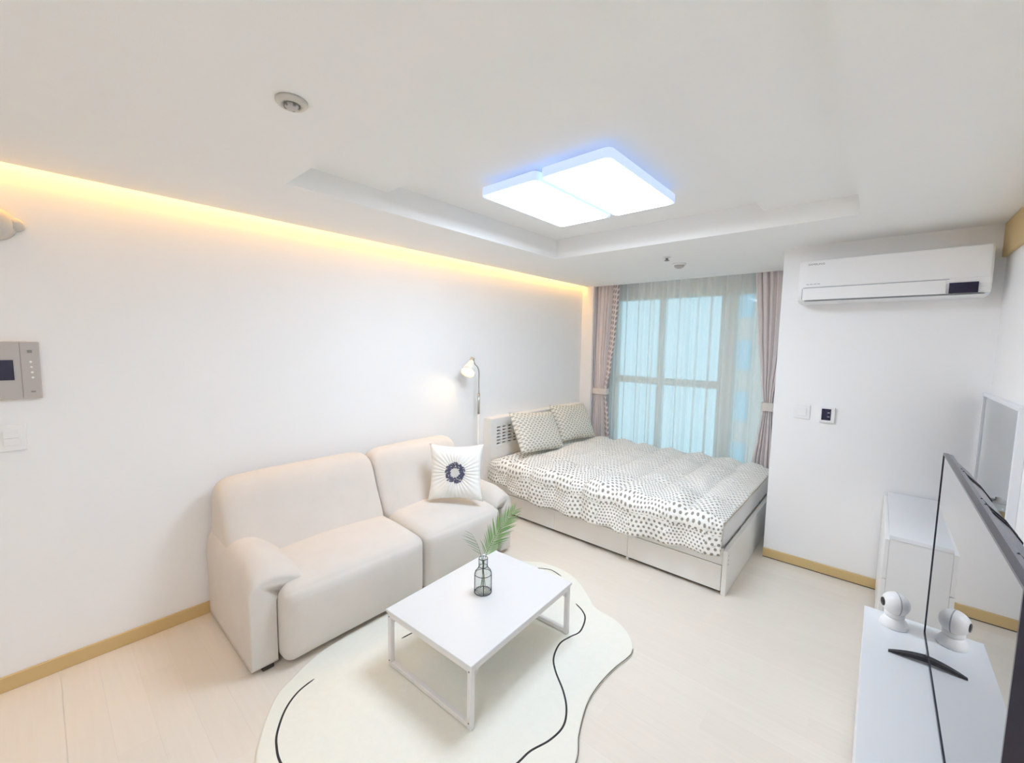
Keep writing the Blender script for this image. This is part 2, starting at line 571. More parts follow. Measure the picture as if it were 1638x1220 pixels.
struct('baseboard_left', B((0.0, 0.012, Y0, 4.54, 0.0, 0.07), bevel=0.002, seg=1), M['wood_trim'])
bb = struct('baseboard_far', B((XA - 0.0, XR, YA - 0.012, YA, 0.006, 0.07), bevel=0.002, seg=1), M['wood_trim'])
obj('shadow_gap', B((XA, XR, YA - 0.009, YA, 0.0005, 0.0055)), M['dark_gap'], bb)
struct('baseboard_right', B((XR - 0.012, XR, Y0, YA - 0.013, 0.0, 0.07), bevel=0.002, seg=1), M['wood_trim'])
struct('trim_1', B((XR - 0.02, XR, -1.2, YA - 0.002, 2.115, H - 0.001), bevel=0.003, seg=1), M['wood_trim'])

# cove light strip
tag(obj('cove_light_strip', B((0.018, 0.040, Y0 + 0.05, YB - 0.04, 2.403, 2.419)), M['cove']),
    'long warm LED strip hidden in the ceiling slot along the left wall', 'light strip')

# ------------------------------------------------------------------ window, outside
win = struct('window_1', B((0.24, 2.16, YW, YW + 0.10, 0.22, 0.30), (0.24, 2.16, YW, YW + 0.10, 2.14, 2.30),
                           (0.24, 0.34, YW, YW + 0.10, 0.30, 2.14), (2.08, 2.16, YW, YW + 0.10, 0.30, 2.14)), M['frame_win'])
obj('mullion', B((1.53, 1.68, YW, YW + 0.10, 0.30, 2.14), bevel=0.004, seg=1), M['frame_win'], win)
obj('mullion', B((0.855, 0.905, YW + 0.01, YW + 0.09, 0.30, 2.14), bevel=0.004, seg=1), M['frame_win'], win)
for xa, xb in ((0.34, 0.855), (0.905, 1.53)):
    obj('transom', B((xa, xb, YW + 0.01, YW + 0.09, 1.135, 1.215), bevel=0.004, seg=1), M['frame_win'], win)
for xa, xb in ((0.34, 0.855), (0.905, 1.53)):
    for za, zb in ((0.30, 1.135), (1.215, 2.14)):
        obj('pane', B((xa, xb, YW + 0.045, YW + 0.051, za, zb)), M['pane'], win)
obj('pane', B((1.68, 2.08, YW + 0.045, YW + 0.051, 0.30, 2.14)), M['pane'], win)

fac = thing('apartment_building', 'beige apartment block with bluish windows seen through the right window pane', 'building', (0, 22, -9))
obj('facade_wall', B((-2.85, 6.0, 0.0, 0.4, 0.0, 22.0)), M['facade'], fac)
for i in range(6):
    for jx in range(3):
        x0 = -2.48 + jx * 1.7
        z0 = 9 + 4.25 - 1.28 - 2.43 * i
        obj('facade_window', B((x0, x0 + 0.78, -0.06, -0.001, z0, z0 + 1.42)), M['facade_glass'], fac)

# ------------------------------------------------------------------ curtains
def curtain_fn(x_left, x_right, y0, ztop, zbot, folds, amp, tie_z, ph, seed):
    """x_left/x_right: functions of z"""
    def f(u, v):
        z = ztop + (zbot - ztop) * v
        xl, xr = x_left(z), x_right(z)
        w = xr - xl
        squeeze = max(0.25, min(1.0, w / 0.42))
        a = amp * (0.55 + 0.6 * squeeze) * (1 + 0.3 * math.sin(5 * u + 3 * v + seed))
        p = 2 * math.pi * folds * u + ph
        yy = y0 + a * math.sin(p) + 0.3 * a * math.sin(2.3 * p + 2.0 * v + seed)
        xx = xl + w * (u + 0.25 / folds * math.sin(p * 1.0 + 1.2) * 0.5)
        return Vector((xx, yy, z))
    return f

def lerp_tab(tab):
    def f(z):
        if z >= tab[0][0]: return tab[0][1]
        for (za, a), (zb, b) in zip(tab, tab[1:]):
            if zb <= z <= za:
                t = (za - z) / (za - zb)
                t = t * t * (3 - 2 * t) * 0.5 + t * 0.5
                return a + (b - a) * t
        return tab[-1][1]
    return f

def solid(o, t, off=0.0):
    md = o.modifiers.new('thickness', 'SOLIDIFY'); md.thickness = t; md.offset = off
    return md

def uv_c(w):
    return lambda u, v: (u * w, v * 2.2)

L_l = lerp_tab([(2.38, 0.005), (1.6, 0.02), (1.02, 0.115), (0.7, 0.06), (0.3, 0.05)])
L_r = lerp_tab([(2.38, 0.46), (1.7, 0.425), (1.3, 0.38), (1.02, 0.325), (0.7, 0.37), (0.3, 0.395)])
band = 0.11
cl = thing('curtain', 'left mauve blackout curtain tied back, with a dark leaf pattern down its inner edge', 'curtain', (0, 0, 0), group='blackout curtains')
o = obj('curtain_panel', grid_surface(120, 50, curtain_fn(L_l, lambda z: L_r(z) - 0.85 * band * (L_r(z) - L_l(z)) / 0.45, 4.655, 2.38, 0.06, 7.5, 0.024, 1.02, 0.3, 1.0)), M['curtain'], cl, True)
solid(o, 0.003)
def leafband(u, v):
    z = 2.38 + (0.06 - 2.38) * v
    xr = L_r(z); w = 0.85 * band * (xr - L_l(z)) / 0.45
    return Vector((xr - w + w * u, 4.640 + 0.014 * math.sin(4 * u + 2.0) + 0.006 * math.sin(9 * v), z))
o = obj('leaf_band', grid_surface(10, 50, leafband, lambda u, v: (u * band, v * 2.32)), M['leafband'], cl, True)
o['label'] = 'inner edge band printed with slanted dark leaves'
solid(o, 0.003)
def tie_band(xa, xb, ya, yb, za, zb):
    bm = bmesh.new()
    rounded_plate(bm, xa, xb, ya, yb, za, zb, 0.028)
    return bm
obj('tie_band', tie_band(0.10, 0.335, 4.602, 4.706, 0.985, 1.055), M['tie'], cl)

R_l = lerp_tab([(2.38, 1.865), (1.7, 1.925), (1.3, 1.975), (1.02, 2.012), (0.7, 1.975), (0.45, 1.945), (0.2, 1.93)])
R_r = lerp_tab([(2.38, 2.255), (1.7, 2.22), (1.02, 2.115), (0.7, 2.15), (0.2, 2.20)])
cr = thing('curtain', 'right mauve blackout curtain tied back beside the air conditioner wall', 'curtain', (0, 0, 0), group='blackout curtains')
o = obj('curtain_panel', grid_surface(120, 50, curtain_fn(R_l, R_r, 4.655, 2.38, 0.06, 6.5, 0.026, 1.02, 1.3, 2.4)), M['curtain'], cr, True)
solid(o, 0.003)
obj('tie_band', tie_band(2.002, 2.125, 4.602, 4.706, 0.985, 1.065), M['tie'], cr)
obj('tie_hook', tube(bmesh.new(), [(2.262, 4.61, 0.93), (2.17, 4.60, 0.93), (2.125, 4.60, 0.945), (2.118, 4.60, 0.975)], 0.006), M['white_metal'], cr, True)

def sheer(u, v):
    x = 0.28 + (2.16 - 0.28) * u
    z = 2.38 + (0.05 - 2.38) * v
    d = 0.55 + 0.45 * v
    yy = 4.755 + d * (0.024 * math.sin(2 * math.pi * 12 * u + 0.6 * math.sin(9 * u)) + 0.010 * math.sin(2 * math.pi * 27.3 * u + 1.1 + 0.5 * v) + 0.012 * math.sin(2 * math.pi * 5.2 * u + 2.0))
    return Vector((x + 0.006 * math.sin(2 * math.pi * 12 * u + 1.5), yy, z))
tag(obj('sheer_curtain', grid_surface(420, 24, sheer), M['sheer'], None, True), 'white sheer voile curtain in fine vertical folds across the window', 'curtain')

# ------------------------------------------------------------------ ceiling lamp and ceiling fittings
lamp = thing('ceiling_lamp', 'twin panel ceiling lamp glowing cold white in the ceiling tray', 'ceiling lamp', (1.545, 2.03, 2.455))
def rel(*b):
    return (b[0] - 1.545, b[1] - 1.545, b[2] - 2.03, b[3] - 2.03, b[4] - 2.455, b[5] - 2.455)
PAN = ((1.165, 1.545, 1.63, 2.385), (1.565, 1.935, 1.63, 2.385))
for (xa, xb, ya, yb) in PAN:
    pb = obj('lamp_panel', rounded_plate(bmesh.new(), *rel(xa, xb, ya, yb, 2.372, 2.415), 0.03), M['rim'], lamp)
    obj('diffuser', rounded_plate(bmesh.new(), *rel(xa + 0.016, xb - 0.016, ya + 0.016, yb - 0.016, 2.3685, 2.3718), 0.028), M['diffuser_bright' if xa > 1.5 else 'diffuser'], pb)
    obj('mounting_box', B(rel(xa + 0.06, xb - 0.06, ya + 0.08, yb - 0.08, 2.4155, 2.4545)), M['white_metal'], lamp)

fill = thing('fill_light', 'square white fill light added behind the camera', 'ceiling lamp', (2.45, -0.45, H))  # unseen lamp, added to brighten the far wall and right side
obj('fill_frame', rounded_plate(bmesh.new(), -0.32, 0.32, -0.32, 0.32, -0.045, -0.001, 0.03), M['white_metal'], fill)
obj('diffuser', rounded_plate(bmesh.new(), -0.30, 0.30, -0.30, 0.30, -0.055, -0.0455, 0.03), M['fill_glow'], fill)

dt = thing('ceiling_sensor', 'round ceiling sensor with a grilled centre near the left cove', 'sensor', (1.463, 0.552, H))
obj('sensor_ring', lathe(bmesh.new(), [(0.0, -0.001), (0.044, -0.001), (0.044, -0.008), (0.038, -0.014), (0.026, -0.014), (0.024, -0.008), (0.0, -0.008)], 36), M['offwhite_plastic'], dt, True)
obj('sensor_core', lathe(bmesh.new(), [(0.0, -0.009), (0.019, -0.009), (0.019, -0.018), (0.012, -0.024), (0.0, -0.024)], 28), M['grey_plastic'], dt, True)
for i in range(5):
    a = 2 * math.pi * i / 5
    obj('sensor_slot', B((0.0145, 0.0225, -0.0035, 0.0035, -0.021, -0.0085)), M['mid_grey'], dt).rotation_euler = (0, 0, a)
dt = thing('sprinkler_head', 'tiny grey sprinkler head on the ceiling in front of the curtains', 'sprinkler', (1.495, 3.40, H))
obj('escutcheon', lathe(bmesh.new(), [(0.0, -0.0005), (0.03, -0.0005), (0.026, -0.006), (0.011, -0.010), (0.0, -0.010)], 24), M['white_metal'], dt, True)
obj('sprinkler_stem', lathe(bmesh.new(), [(0.0, -0.010), (0.011, -0.010), (0.008, -0.022), (0.019, -0.024), (0.019, -0.028), (0.0, -0.028)], 20), M['mid_grey'], dt, True)
dt = thing('smoke_detector', 'small white dome smoke detector nearest the window', 'detector', (1.475, 3.73, H))
obj('detector_base', lathe(bmesh.new(), [(0.0, -0.0005), (0.056, -0.0005), (0.054, -0.014), (0.0, -0.014)], 32), M['white_plastic'], dt, True)
obj('detector_dome', lathe(bmesh.new(), [(0.0, -0.014), (0.044, -0.014), (0.036, -0.030), (0.018, -0.040), (0.0, -0.041)], 32), M['grey_plastic'], dt, True)

# ------------------------------------------------------------------ fittings on the left wall
ip = thing('intercom_panel', 'grey wall intercom panel with small dark screen at the left edge', 'intercom', (0, 0, 0))
obj('panel_body', B((0.0005, 0.022, -0.24, 0.018, 1.310, 1.562), bevel=0.004), M['grey_plastic'], ip)
obj('screen', B((0.0222, 0.0245, -0.20, -0.060, 1.395, 1.482)), M['screen'], ip)
obj('panel_seam', B((0.0215, 0.0226, -0.040, -0.038, 1.315, 1.558)), M['mid_grey'], ip)
obj('lens_window', B((0.0222, 0.024, -0.018, -0.004, 1.513, 1.525)), M['mid_grey'], ip)
for i in range(4):
    obj('touch_mark', lathe(bmesh.new(), [(0, 0), (0.0045, 0), (0.0035, 0.002), (0, 0.002)], 12, (0.0222, -0.010 + 0.001 * i, 1.473 - 0.023 * i), Matrix.Rotation(math.radians(90), 3, 'Y')), M['white_plastic'], ip)
obj('indicator', B((0.0222, 0.024, -0.016, -0.002, 1.338, 1.345)), M['mid_grey'], ip)

sw = thing('light_switch', 'white two-rocker light switch under the grey intercom panel', 'switch', (0, 0, 0))
obj('switch_plate', B((0.0005, 0.010, -0.165, -0.040, 1.083, 1.200), bevel=0.003), M['white_plastic'], sw)
for za, zb in ((1.108, 1.1395), (1.1405, 1.175)):
    obj('rocker', B((0.0102, 0.015, -0.108, -0.060, za, zb), bevel=0.002), M['white_plastic'], sw)

wl = thing('wall_alarm', 'beige rounded emergency light high on the left wall at the photo edge', 'emergency light', (0, -0.085, 2.055))
RY = Matrix.Rotation(math.radians(90), 3, 'Y')
obj('alarm_body', lathe(bmesh.new(), [(0.0, 0.0005), (0.070, 0.0005), (0.068, 0.03), (0.052, 0.052), (0.028, 0.062), (0.0, 0.064)], 32, (0, 0, 0), RY), M['offwhite_plastic'], wl, True)
obj('alarm_lens', lathe(bmesh.new(), [(0.0, 0.0), (0.036, 0.0), (0.036, 0.018), (0.028, 0.030), (0.0, 0.033)], 24, (0.034, -0.012, 0.034), Matrix.Rotation(math.radians(60), 3, 'Y')), M['grey_plastic'], wl, True)
obj('alarm_knob', lathe(bmesh.new(), [(0.0, 0.0005), (0.026, 0.0005), (0.026, 0.03), (0.020, 0.042), (0.0, 0.045)], 24, (0, 0.066, 0.004), RY), M['offwhite_plastic'], wl, True)

# ------------------------------------------------------------------ air conditioner and wall fittings
ac = thing('air_conditioner', 'white wall-mounted split air conditioner with dark display window', 'air conditioner', (0, 0, 0))
def ac_body(bm):
    prof = [(3.6105, 2.170), (3.44, 2.170), (3.425, 2.163), (3.408, 1.955), (3.412, 1.930), (3.432, 1.905), (3.475, 1.892), (3.6105, 1.892)]
    a = [bm.verts.new((2.392, y, z)) for y, z in prof]
    b = [bm.verts.new((3.262, y, z)) for y, z in prof]
    bm.faces.new(a); bm.faces.new(b[::-1])
    for i in range(len(prof)):
        j = (i + 1) % len(prof)
        bm.faces.new((a[i], b[i], b[j], a[j]))
    bmesh.ops.bevel(bm, geom=[e for e in bm.edges if e.verts[0].co.x != e.verts[1].co.x or True], offset=0.006, segments=2, affect='EDGES')
    return bm
obj('housing', ac_body(bmesh.new()), M['white_plastic'], ac)
def slab_on_front(x0, x1, z0, z1, t=0.003):
    """a thin slab lying on the sloping front of the unit"""
    bm = bmesh.new()
    yf = lambda z: 3.425 + (z - 2.163) * (3.425 - 3.408) / (2.163 - 1.955)
    c = [bm.verts.new((x, yf(z) - d, z)) for d in (-0.002, t) for x, z in ((x0, z0), (x1, z0), (x1, z1), (x0, z1))]
    bm.faces.new(c[:4]); bm.faces.new(c[4:][::-1])
    for i in range(4):
        j = (i + 1) % 4
        bm.faces.new((c[i], c[j], c[4 + j], c[4 + i]))
    return bm
obj('front_panel', slab_on_front(2.418, 3.252, 1.992, 2.160, 0.004), M['white_plastic'], ac)
obj('display_window', slab_on_front(3.100, 3.212, 1.908, 1.966, 0.010), M['screen'], ac)
fb = bmesh.new()
box(fb, 2.4185, 3.09, 3.4055, 3.418, 1.908, 1.985, bevel=0.003)
flap = obj('air_flap', fb, M['white_plastic'], ac)
obj('flap_gap', B((2.4145, 2.418, 3.407, 3.420, 1.915, 1.982)), M['logo_grey'], ac)
obj('panel_groove', slab_on_front(2.418, 3.10, 1.986, 1.9895, 0.0012), M['logo_grey'], ac)
obj('lower_groove', B((2.43, 3.24, 3.425, 3.440, 1.9005, 1.9045)), M['logo_grey'], ac)
# maker's lettering, tiny grey capitals
fc = bpy.data.curves.new('logo_letters', 'FONT')
fc.body = 'SAMSUNG'; fc.size = 0.020; fc.extrude = 0.0006
tmp = bpy.data.objects.new('logo_tmp', fc)
COL.objects.link(tmp)
dg = bpy.context.evaluated_depsgraph_get()
me = bpy.data.meshes.new_from_object(tmp.evaluated_get(dg))
bpy.data.objects.remove(tmp)
me.materials.clear(); me.materials.append(M['mid_grey'])
lg = bpy.data.objects.new('logo_letters', me); COL.objects.link(lg); lg.parent = ac
xs_ = [v.co.x for v in me.vertices]
lg.scale = (0.088 / max(xs_), 0.8, 1)
lg.location = (2.438, 3.4185, 2.134); lg.rotation_euler = (math.radians(90), 0, 0)
for i in range(4):
    obj('small_mark', slab_on_front(2.436 + i * 0.020, 2.450 + i * 0.020, 2.008, 2.012, 0.005), M['logo_grey'], ac)

ws = thing('wall_switch', 'white square rocker switch left of the thermostat below the air conditioner', 'switch', (0, 0, 0))
obj('switch_plate', B((2.398, 2.492, YA - 0.009, YA - 0.0005, 1.092, 1.190), bevel=0.003), M['white_plastic'], ws)
obj('rocker', B((2.418, 2.472, YA - 0.013, YA - 0.0092, 1.112, 1.170), bevel=0.0015), M['white_plastic'], ws)
th = thing('thermostat', 'white framed thermostat with a near-black screen on the wall', 'thermostat', (0, 0, 0))
obj('housing', B((2.548, 2.634, YA - 0.020, YA - 0.0005, 1.082, 1.188), bevel=0.003), M['white_plastic'], th)
obj('screen', B((2.560, 2.612, YA - 0.0225, YA - 0.0202, 1.098, 1.176)), M['screen'], th)
for zz in (1.148, 1.120):
    obj('screen_mark', B((2.592, 2.606, YA - 0.0232, YA - 0.0226, zz, zz + 0.005)), M['logo_grey'], th)

# ------------------------------------------------------------------ rug
rug_pts = [(1.028, 2.312), (1.127, 2.366), (1.279, 2.374), (1.418, 2.33), (1.567, 2.227), (1.657, 2.155), (1.802, 2.133), (1.907, 2.075), (1.968, 2.002),
           (1.987, 1.922), (1.967, 1.792), (1.962, 1.648), (1.978, 1.522), (2.028, 1.379), (2.083, 1.267), (2.10, 1.05), (2.04, 0.80), (1.90, 0.58), (1.68, 0.42),
           (1.42, 0.40), (1.193, 0.461), (1.051, 0.533), (0.931, 0.623), (0.877, 0.707), (0.80, 0.90), (0.78, 1.2), (0.79, 1.6), (0.80, 1.95), (0.87, 2.18)]
rt = thing('rug', 'cream free-form tufted rug with thin charcoal lines under the white table', 'rug', (0, 0, 0))
oc = catmull([(x, y, 0) for x, y in rug_pts], 6, True)
bm = bmesh.new()
def inset_loop(pts, d):
    out = []
    n = len(pts)
    for i in range(n):
        t = (pts[(i + 1) % n] - pts[i - 1]).normalized()
        nrm = Vector((t.y, -t.x, 0))   # loop runs clockwise: inside is to the right
        out.append(pts[i] + nrm * d)
    return out
l0 = [bm.verts.new((p.x, p.y, 0.0005)) for p in oc]
l1 = [bm.verts.new((p.x, p.y, 0.007)) for p in oc]
l2 = [bm.verts.new((p.x, p.y, 0.011)) for p in inset_loop(oc, 0.006)]
for a, b in ((l0, l1), (l1, l2)):
    for i in range(len(a)):
        j = (i + 1) % len(a)
        bm.faces.new((a[i], a[j], b[j], b[i]))
bm.faces.new(l2); bm.faces.new(l0[::-1])
obj('rug_pile', bm, M['rug'], rt)
def ribbon(pts, w, z=0.0118):
    P = catmull([(x, y, z) for x, y in pts], 8)
    bm = bmesh.new(); rows = []
    n = len(P)
    for i, p in enumerate(P):
        t = (P[min(i + 1, n - 1)] - P[max(i - 1, 0)]).normalized()
        s_ = Vector((-t.y, t.x, 0)) * (w / 2)
        e = min(1.0, 0.35 + min(i, n - 1 - i) * 0.25)
        rows.append([bm.verts.new(p - s_ * e + Vector((0, 0, -0.0012))), bm.verts.new(p), bm.verts.new(p + s_ * e + Vector((0, 0, -0.0012)))])
    for a, b in zip(rows, rows[1:]):
        bm.faces.new((a[0], a[1], b[1], b[0])); bm.faces.new((a[1], a[2], b[2], b[1]))
    return bm
LINES = [
    [(1.86, 0.80), (1.90, 0.98), (1.919, 1.118), (1.926, 1.19), (1.955, 1.278), (1.960, 1.364), (1.924, 1.442), (1.859, 1.512), (1.763, 1.586), (1.705, 1.653), (1.672, 1.754), (1.683, 1.834), (1.700, 1.910), (1.664, 2.02), (1.614, 2.072), (1.545, 2.106)],
    [(1.10, 2.255), (1.148, 2.285), (1.21, 2.315), (1.309, 2.297)],
    [(1.025, 1.212), (1.031, 1.283), (1.05, 1.42), (1.12, 1.56)],
    [(0.956, 0.783), (0.977, 0.701), (1.032, 0.627), (1.119, 0.564), (1.185, 0.538), (1.263, 0.525), (1.40, 0.53)],
]
for L in LINES:
    obj('tufted_line', ribbon(L, 0.013), M['rug_line'], rt)
edge = [(1.976, 1.985), (1.986, 1.925), (1.967, 1.792), (1.962, 1.648), (1.978, 1.522), (2.028, 1.379), (2.083, 1.267), (2.10, 1.05)]
obj('tufted_edge', ribbon(edge, 0.0042, 0.0122), M['rug_edge'], rt)

# ------------------------------------------------------------------ coffee table
TR = math.radians(2.6)
tb = thing('coffee_table', 'low white rectangular coffee table with square metal legs on the rug', 'table', (1.398, 1.46, 0.0122), TR)
tz = 0.2895
hx, hy = 0.287, 0.392
obj('tabletop', B((-hx, hx, -hy, hy, tz - 0.016, tz), bevel=0.002, seg=1), M['table_white'], tb)
lg = 0.024
for sx in (-1, 1):
    for sy in (-1, 1):
        x0 = sx * (hx - 0.006) - (lg if sx > 0 else 0); y0 = sy * (hy - 0.006) - (lg if sy > 0 else 0)
        l_ = obj('leg', B((x0, x0 + lg, y0, y0 + lg, 0.0, tz - 0.0165), bevel=0.0025, seg=1), M['white_metal'], tb)
        # bolts on the outer face
        for zz in (tz - 0.035, 0.03):
            yy = y0 if sy < 0 else y0 + lg
            obj('bolt', lathe(bmesh.new(), [(0, 0), (0.004, 0), (0.0032, 0.002), (0, 0.002)], 12, (x0 + lg / 2, yy, zz), Matrix.Rotation(math.radians(90 if sy < 0 else -90), 3, 'X')), M['mid_grey'], l_)
for sy in (-1, 1):
    y0 = sy * (hy - 0.006) - (lg if sy > 0 else 0)
    for nm, za, zb in (('foot_bar', 0.004, 0.026), ('end_rail', tz - 0.040, tz - 0.0165)):
        obj(nm, B((-hx + 0.0305, hx - 0.0305, y0 + 0.001, y0 + lg - 0.001, za, zb), bevel=0.002, seg=1), M['white_metal'], tb)
for sx in (-1, 1):
    x0 = sx * (hx - 0.006) - (lg if sx > 0 else 0)
    obj('side_rail', B((x0 + 0.001, x0 + lg - 0.001, -hy + 0.0305, hy - 0.0305, tz - 0.040, tz - 0.0165), bevel=0.002, seg=1), M['white_metal'], tb)
    for sy in (-1, 1):
        ya = sy * (hy - 0.034)
        xx = x0 + lg / 2
        obj('corner_brace', tube(bmesh.new(), [(xx, ya, tz - 0.078), (xx, ya - sy * 0.012, tz - 0.064), (xx, ya - sy * 0.030, tz - 0.046), (xx, ya - sy * 0.040, tz - 0.040)], 0.004, 8), M['white_metal'], tb, True)

# ------------------------------------------------------------------ vase and palm
VX, VY, VZ = 1.372, 1.475, 0.3020
vs = thing('vase', 'clear glass bottle vase in a thin black wire cage on the table', 'vase', (VX, VY, VZ))
gp = [(0.0, 0.003), (0.040, 0.003), (0.0415, 0.008), (0.0415, 0.098), (0.036, 0.116), (0.022, 0.130), (0.019, 0.140), (0.019, 0.178), (0.022, 0.182)]
inner = [(r - 0.0025 if r > 0.004 else 0.0, z + (0.004 if i < 2 else 0)) for i, (r, z) in enumerate(gp)]
obj('glass_bottle', lathe(bmesh.new(), gp + inner[::-1], 36), M['clear'], vs, True)
for zz, rr_, tt in ((0.0022, 0.044, 0.0022), (0.098, 0.0435, 0.0016), (0.138, 0.0215, 0.0016), (0.181, 0.0225, 0.0018)):
    obj('wire_ring', ring(bmesh.new(), (0, 0, zz), rr_, tt), M['wire'], vs, True)
for i in range(4):
    a = math.radians(49 + 90 * i)
    cs, sn = math.cos(a), math.sin(a)
    obj('wire_upright', tube(bmesh.new(), [(r * cs, r * sn, z) for r, z in ((0.044, 0.002), (0.0435, 0.05), (0.0435, 0.098), (0.038, 0.117), (0.025, 0.131), (0.0215, 0.140), (0.0222, 0.181))], 0.0019, 8), M['wire'], vs, True)

def blade(name, mat):
    bm = bmesh.new()
    n = 6; rows = []
    for i in range(n + 1):
        t = i / n
        w = 0.5 * math.sin(math.pi * min(1, 0.12 + 0.88 * t) ** 0.8) * 1.0
        droop = -0.16 * t * t
        rows.append([bm.verts.new((t, -w * 0.05, droop + 0.02 * w)), bm.verts.new((t, 0, droop)), bm.verts.new((t, w * 0.05, droop + 0.02 * w))])
    for a, b in zip(rows, rows[1:]):
        bm.faces.new((a[0], a[1], b[1], b[0])); bm.faces.new((a[1], a[2], b[2], b[1]))
    me = bpy.data.meshes.new(name)
    bm.to_mesh(me); bm.free(); me.materials.append(mat)
    me.polygons.foreach_set('use_smooth', [True] * len(me.polygons))
    return me
leaf_me = blade('leaflet', M['palm'])
leaf_pale = blade('leaflet_pale', M['palm_pale'])

def frond(parent, name, pts, nleaf, lmax, me, stem_mat, start, side, normal, one_side=False):
    C_ = catmull(pts, 10)
    f = obj(name, tube(bmesh.new(), C_, [0.0022 - 0.0016 * i / (len(C_) - 1) for i in range(len(C_))], 7), stem_mat, parent, True)
    for i in range(nleaf):
        t = start + (1 - start) * (i + 0.5) / nleaf
        q = t * (len(C_) - 1); a = int(q); p = C_[a].lerp(C_[min(a + 1, len(C_) - 1)], q - a)
        tg = (C_[min(a + 2, len(C_) - 1)] - C_[max(a - 1, 0)]).normalized()
        sd = (side - tg * side.dot(tg)).normalized()
        nn = tg.cross(sd).normalized()
        prof = math.sin(math.pi * (0.18 + 0.74 * (i + 0.5) / nleaf)) ** 0.7
        for s_ in ((-1,) if one_side else (-1, 1)):
            ln = lmax * prof * random.uniform(0.9, 1.1)
            ang = math.radians(44 - 20 * (i / nleaf) + random.uniform(-4, 4))
            d = (tg * math.cos(ang) + sd * s_ * math.sin(ang) + nn * random.uniform(-0.05, 0.12)).normalized()
            yv = nn.cross(d).normalized(); zv = d.cross(yv)
            o = bpy.data.objects.new('leaflet', me)
            COL.objects.link(o); o.parent = f
            mm = Matrix((d, yv, zv)).transposed().to_4x4()
            mm.translation = p
            o.matrix_local = mm @ Matrix.Diagonal((ln, ln * 1.25, ln, 1))
    return f
pm = thing('palm_sprig', 'green feathery palm sprig standing in the wire cage vase', 'plant', (VX, VY, VZ))
rgt = Vector((RT.x, RT.y, 0)).normalized(); dep = Vector((FW.x, FW.y, 0)).normalized(); upv = Vector((0, 0, 1))
def pp(r_, d_, z_): return rgt * r_ + dep * d_ + upv * z_
frond(pm, 'frond', [pp(-0.012, 0, 0.02), pp(0.0, 0, 0.11), pp(0.012, 0.0, 0.19), pp(0.05, 0.01, 0.27), pp(0.10, 0.02, 0.355), pp(0.155, 0.03, 0.425)], 25, 0.105, leaf_me, M['stem'], 0.40, rgt, dep)
frond(pm, 'frond', [pp(0.012, 0.005, 0.02), pp(0.0, 0.005, 0.12), pp(-0.012, 0.006, 0.19), pp(-0.03, 0.01, 0.245), pp(-0.062, 0.012, 0.305)], 7, 0.085, leaf_pale, M['stem'], 0.50, rgt, dep, True)

# ------------------------------------------------------------------ sofa
sf = thing('sofa', 'light greige two-seat fabric sofa with low rounded arms against the left wall', 'sofa', (0, 0, 0))
def seat_warp(p, q):
    # crown on top, soft bulging front
    if q.z > 0: p = p + Vector((0, 0, 0.028 * (1 - q.x ** 2) * (1 - q.y ** 2) * q.z))
    if q.x > 0: p = p + Vector((0.020 * (1 - q.y ** 4) * (1 - (q.z - 0.2) ** 2) * q.x, 0, 0))
    # front drops a little
    p.z -= 0.020 * max(0, q.x) ** 2 * max(0, q.z)
    return p
SY = (0.712, 1.540, 2.222)
obj('seat_cushion', soft_box((0.10, SY[0], 0.018), (0.815, SY[1] - 0.003, 0.415), 0.058, (16, 18, 12), seat_warp), M['sofa'], sf, True)
obj('seat_cushion', soft_box((0.10, SY[1] + 0.003, 0.018), (0.815, SY[2], 0.415), 0.058, (16, 18, 12), seat_warp), M['sofa'], sf, True)
def back_cushion(y0, y1):
    """plump back: a leaning profile in x-z, lofted along the wall with rounded ends"""
    prof = catmull([Vector((x, z, 0)) for x, z in ((0.050, 0.345), (0.036, 0.46), (0.036, 0.66), (0.050, 0.755), (0.095, 0.802), (0.155, 0.812), (0.213, 0.792), (0.252, 0.735), (0.290, 0.640), (0.335, 0.540), (0.378, 0.450), (0.400, 0.395), (0.385, 0.355), (0.330, 0.340), (0.18, 0.338))], 4, True)
    cen = Vector((0.17, 0.54, 0))
    bm = bmesh.new(); rows = []
    L = y1 - y0
    ends = [(0.0, 0.74), (0.003, 0.80), (0.010, 0.868), (0.022, 0.922), (0.040, 0.962), (0.062, 0.985), (0.090, 0.996), (0.13, 1.0)]
    st = ends + [(L * f, 1.0) for f in (0.3, 0.4, 0.5, 0.6, 0.7)] + [(L - d, k_) for d, k_ in ends[::-1]]
    for d, k_ in st:
        t = d / L * 2 - 1
        row = []
        for p in prof:
            q = cen + (p - cen) * k_
            x = q.x + (0.022 * (1 - t * t) if q.x > 0.2 else 0.0) * min(1.0, max(0.0, (q.x - 0.2) / 0.06))
            z = q.y + (0.012 * (1 - t ** 4) if q.y > 0.7 else 0.0) * min(1.0, max(0.0, (q.y - 0.7) / 0.08))
            z = max(z, 0.34)
            row.append(bm.verts.new((max(x, 0.036), y0 + d, z)))
        rows.append(row)
    for a, b in zip(rows, rows[1:]):
        for i in range(len(a)):
            j = (i + 1) % len(a)
            bm.faces.new((a[i], a[j], b[j], b[i]))
    bm.faces.new(rows[0][::-1]); bm.faces.new(rows[-1])
    return bm
obj('back_cushion', back_cushion(0.612, 1.523), M['sofa'], sf, True)
obj('back_cushion', back_cushion(1.527, 2.285), M['sofa'], sf, True)
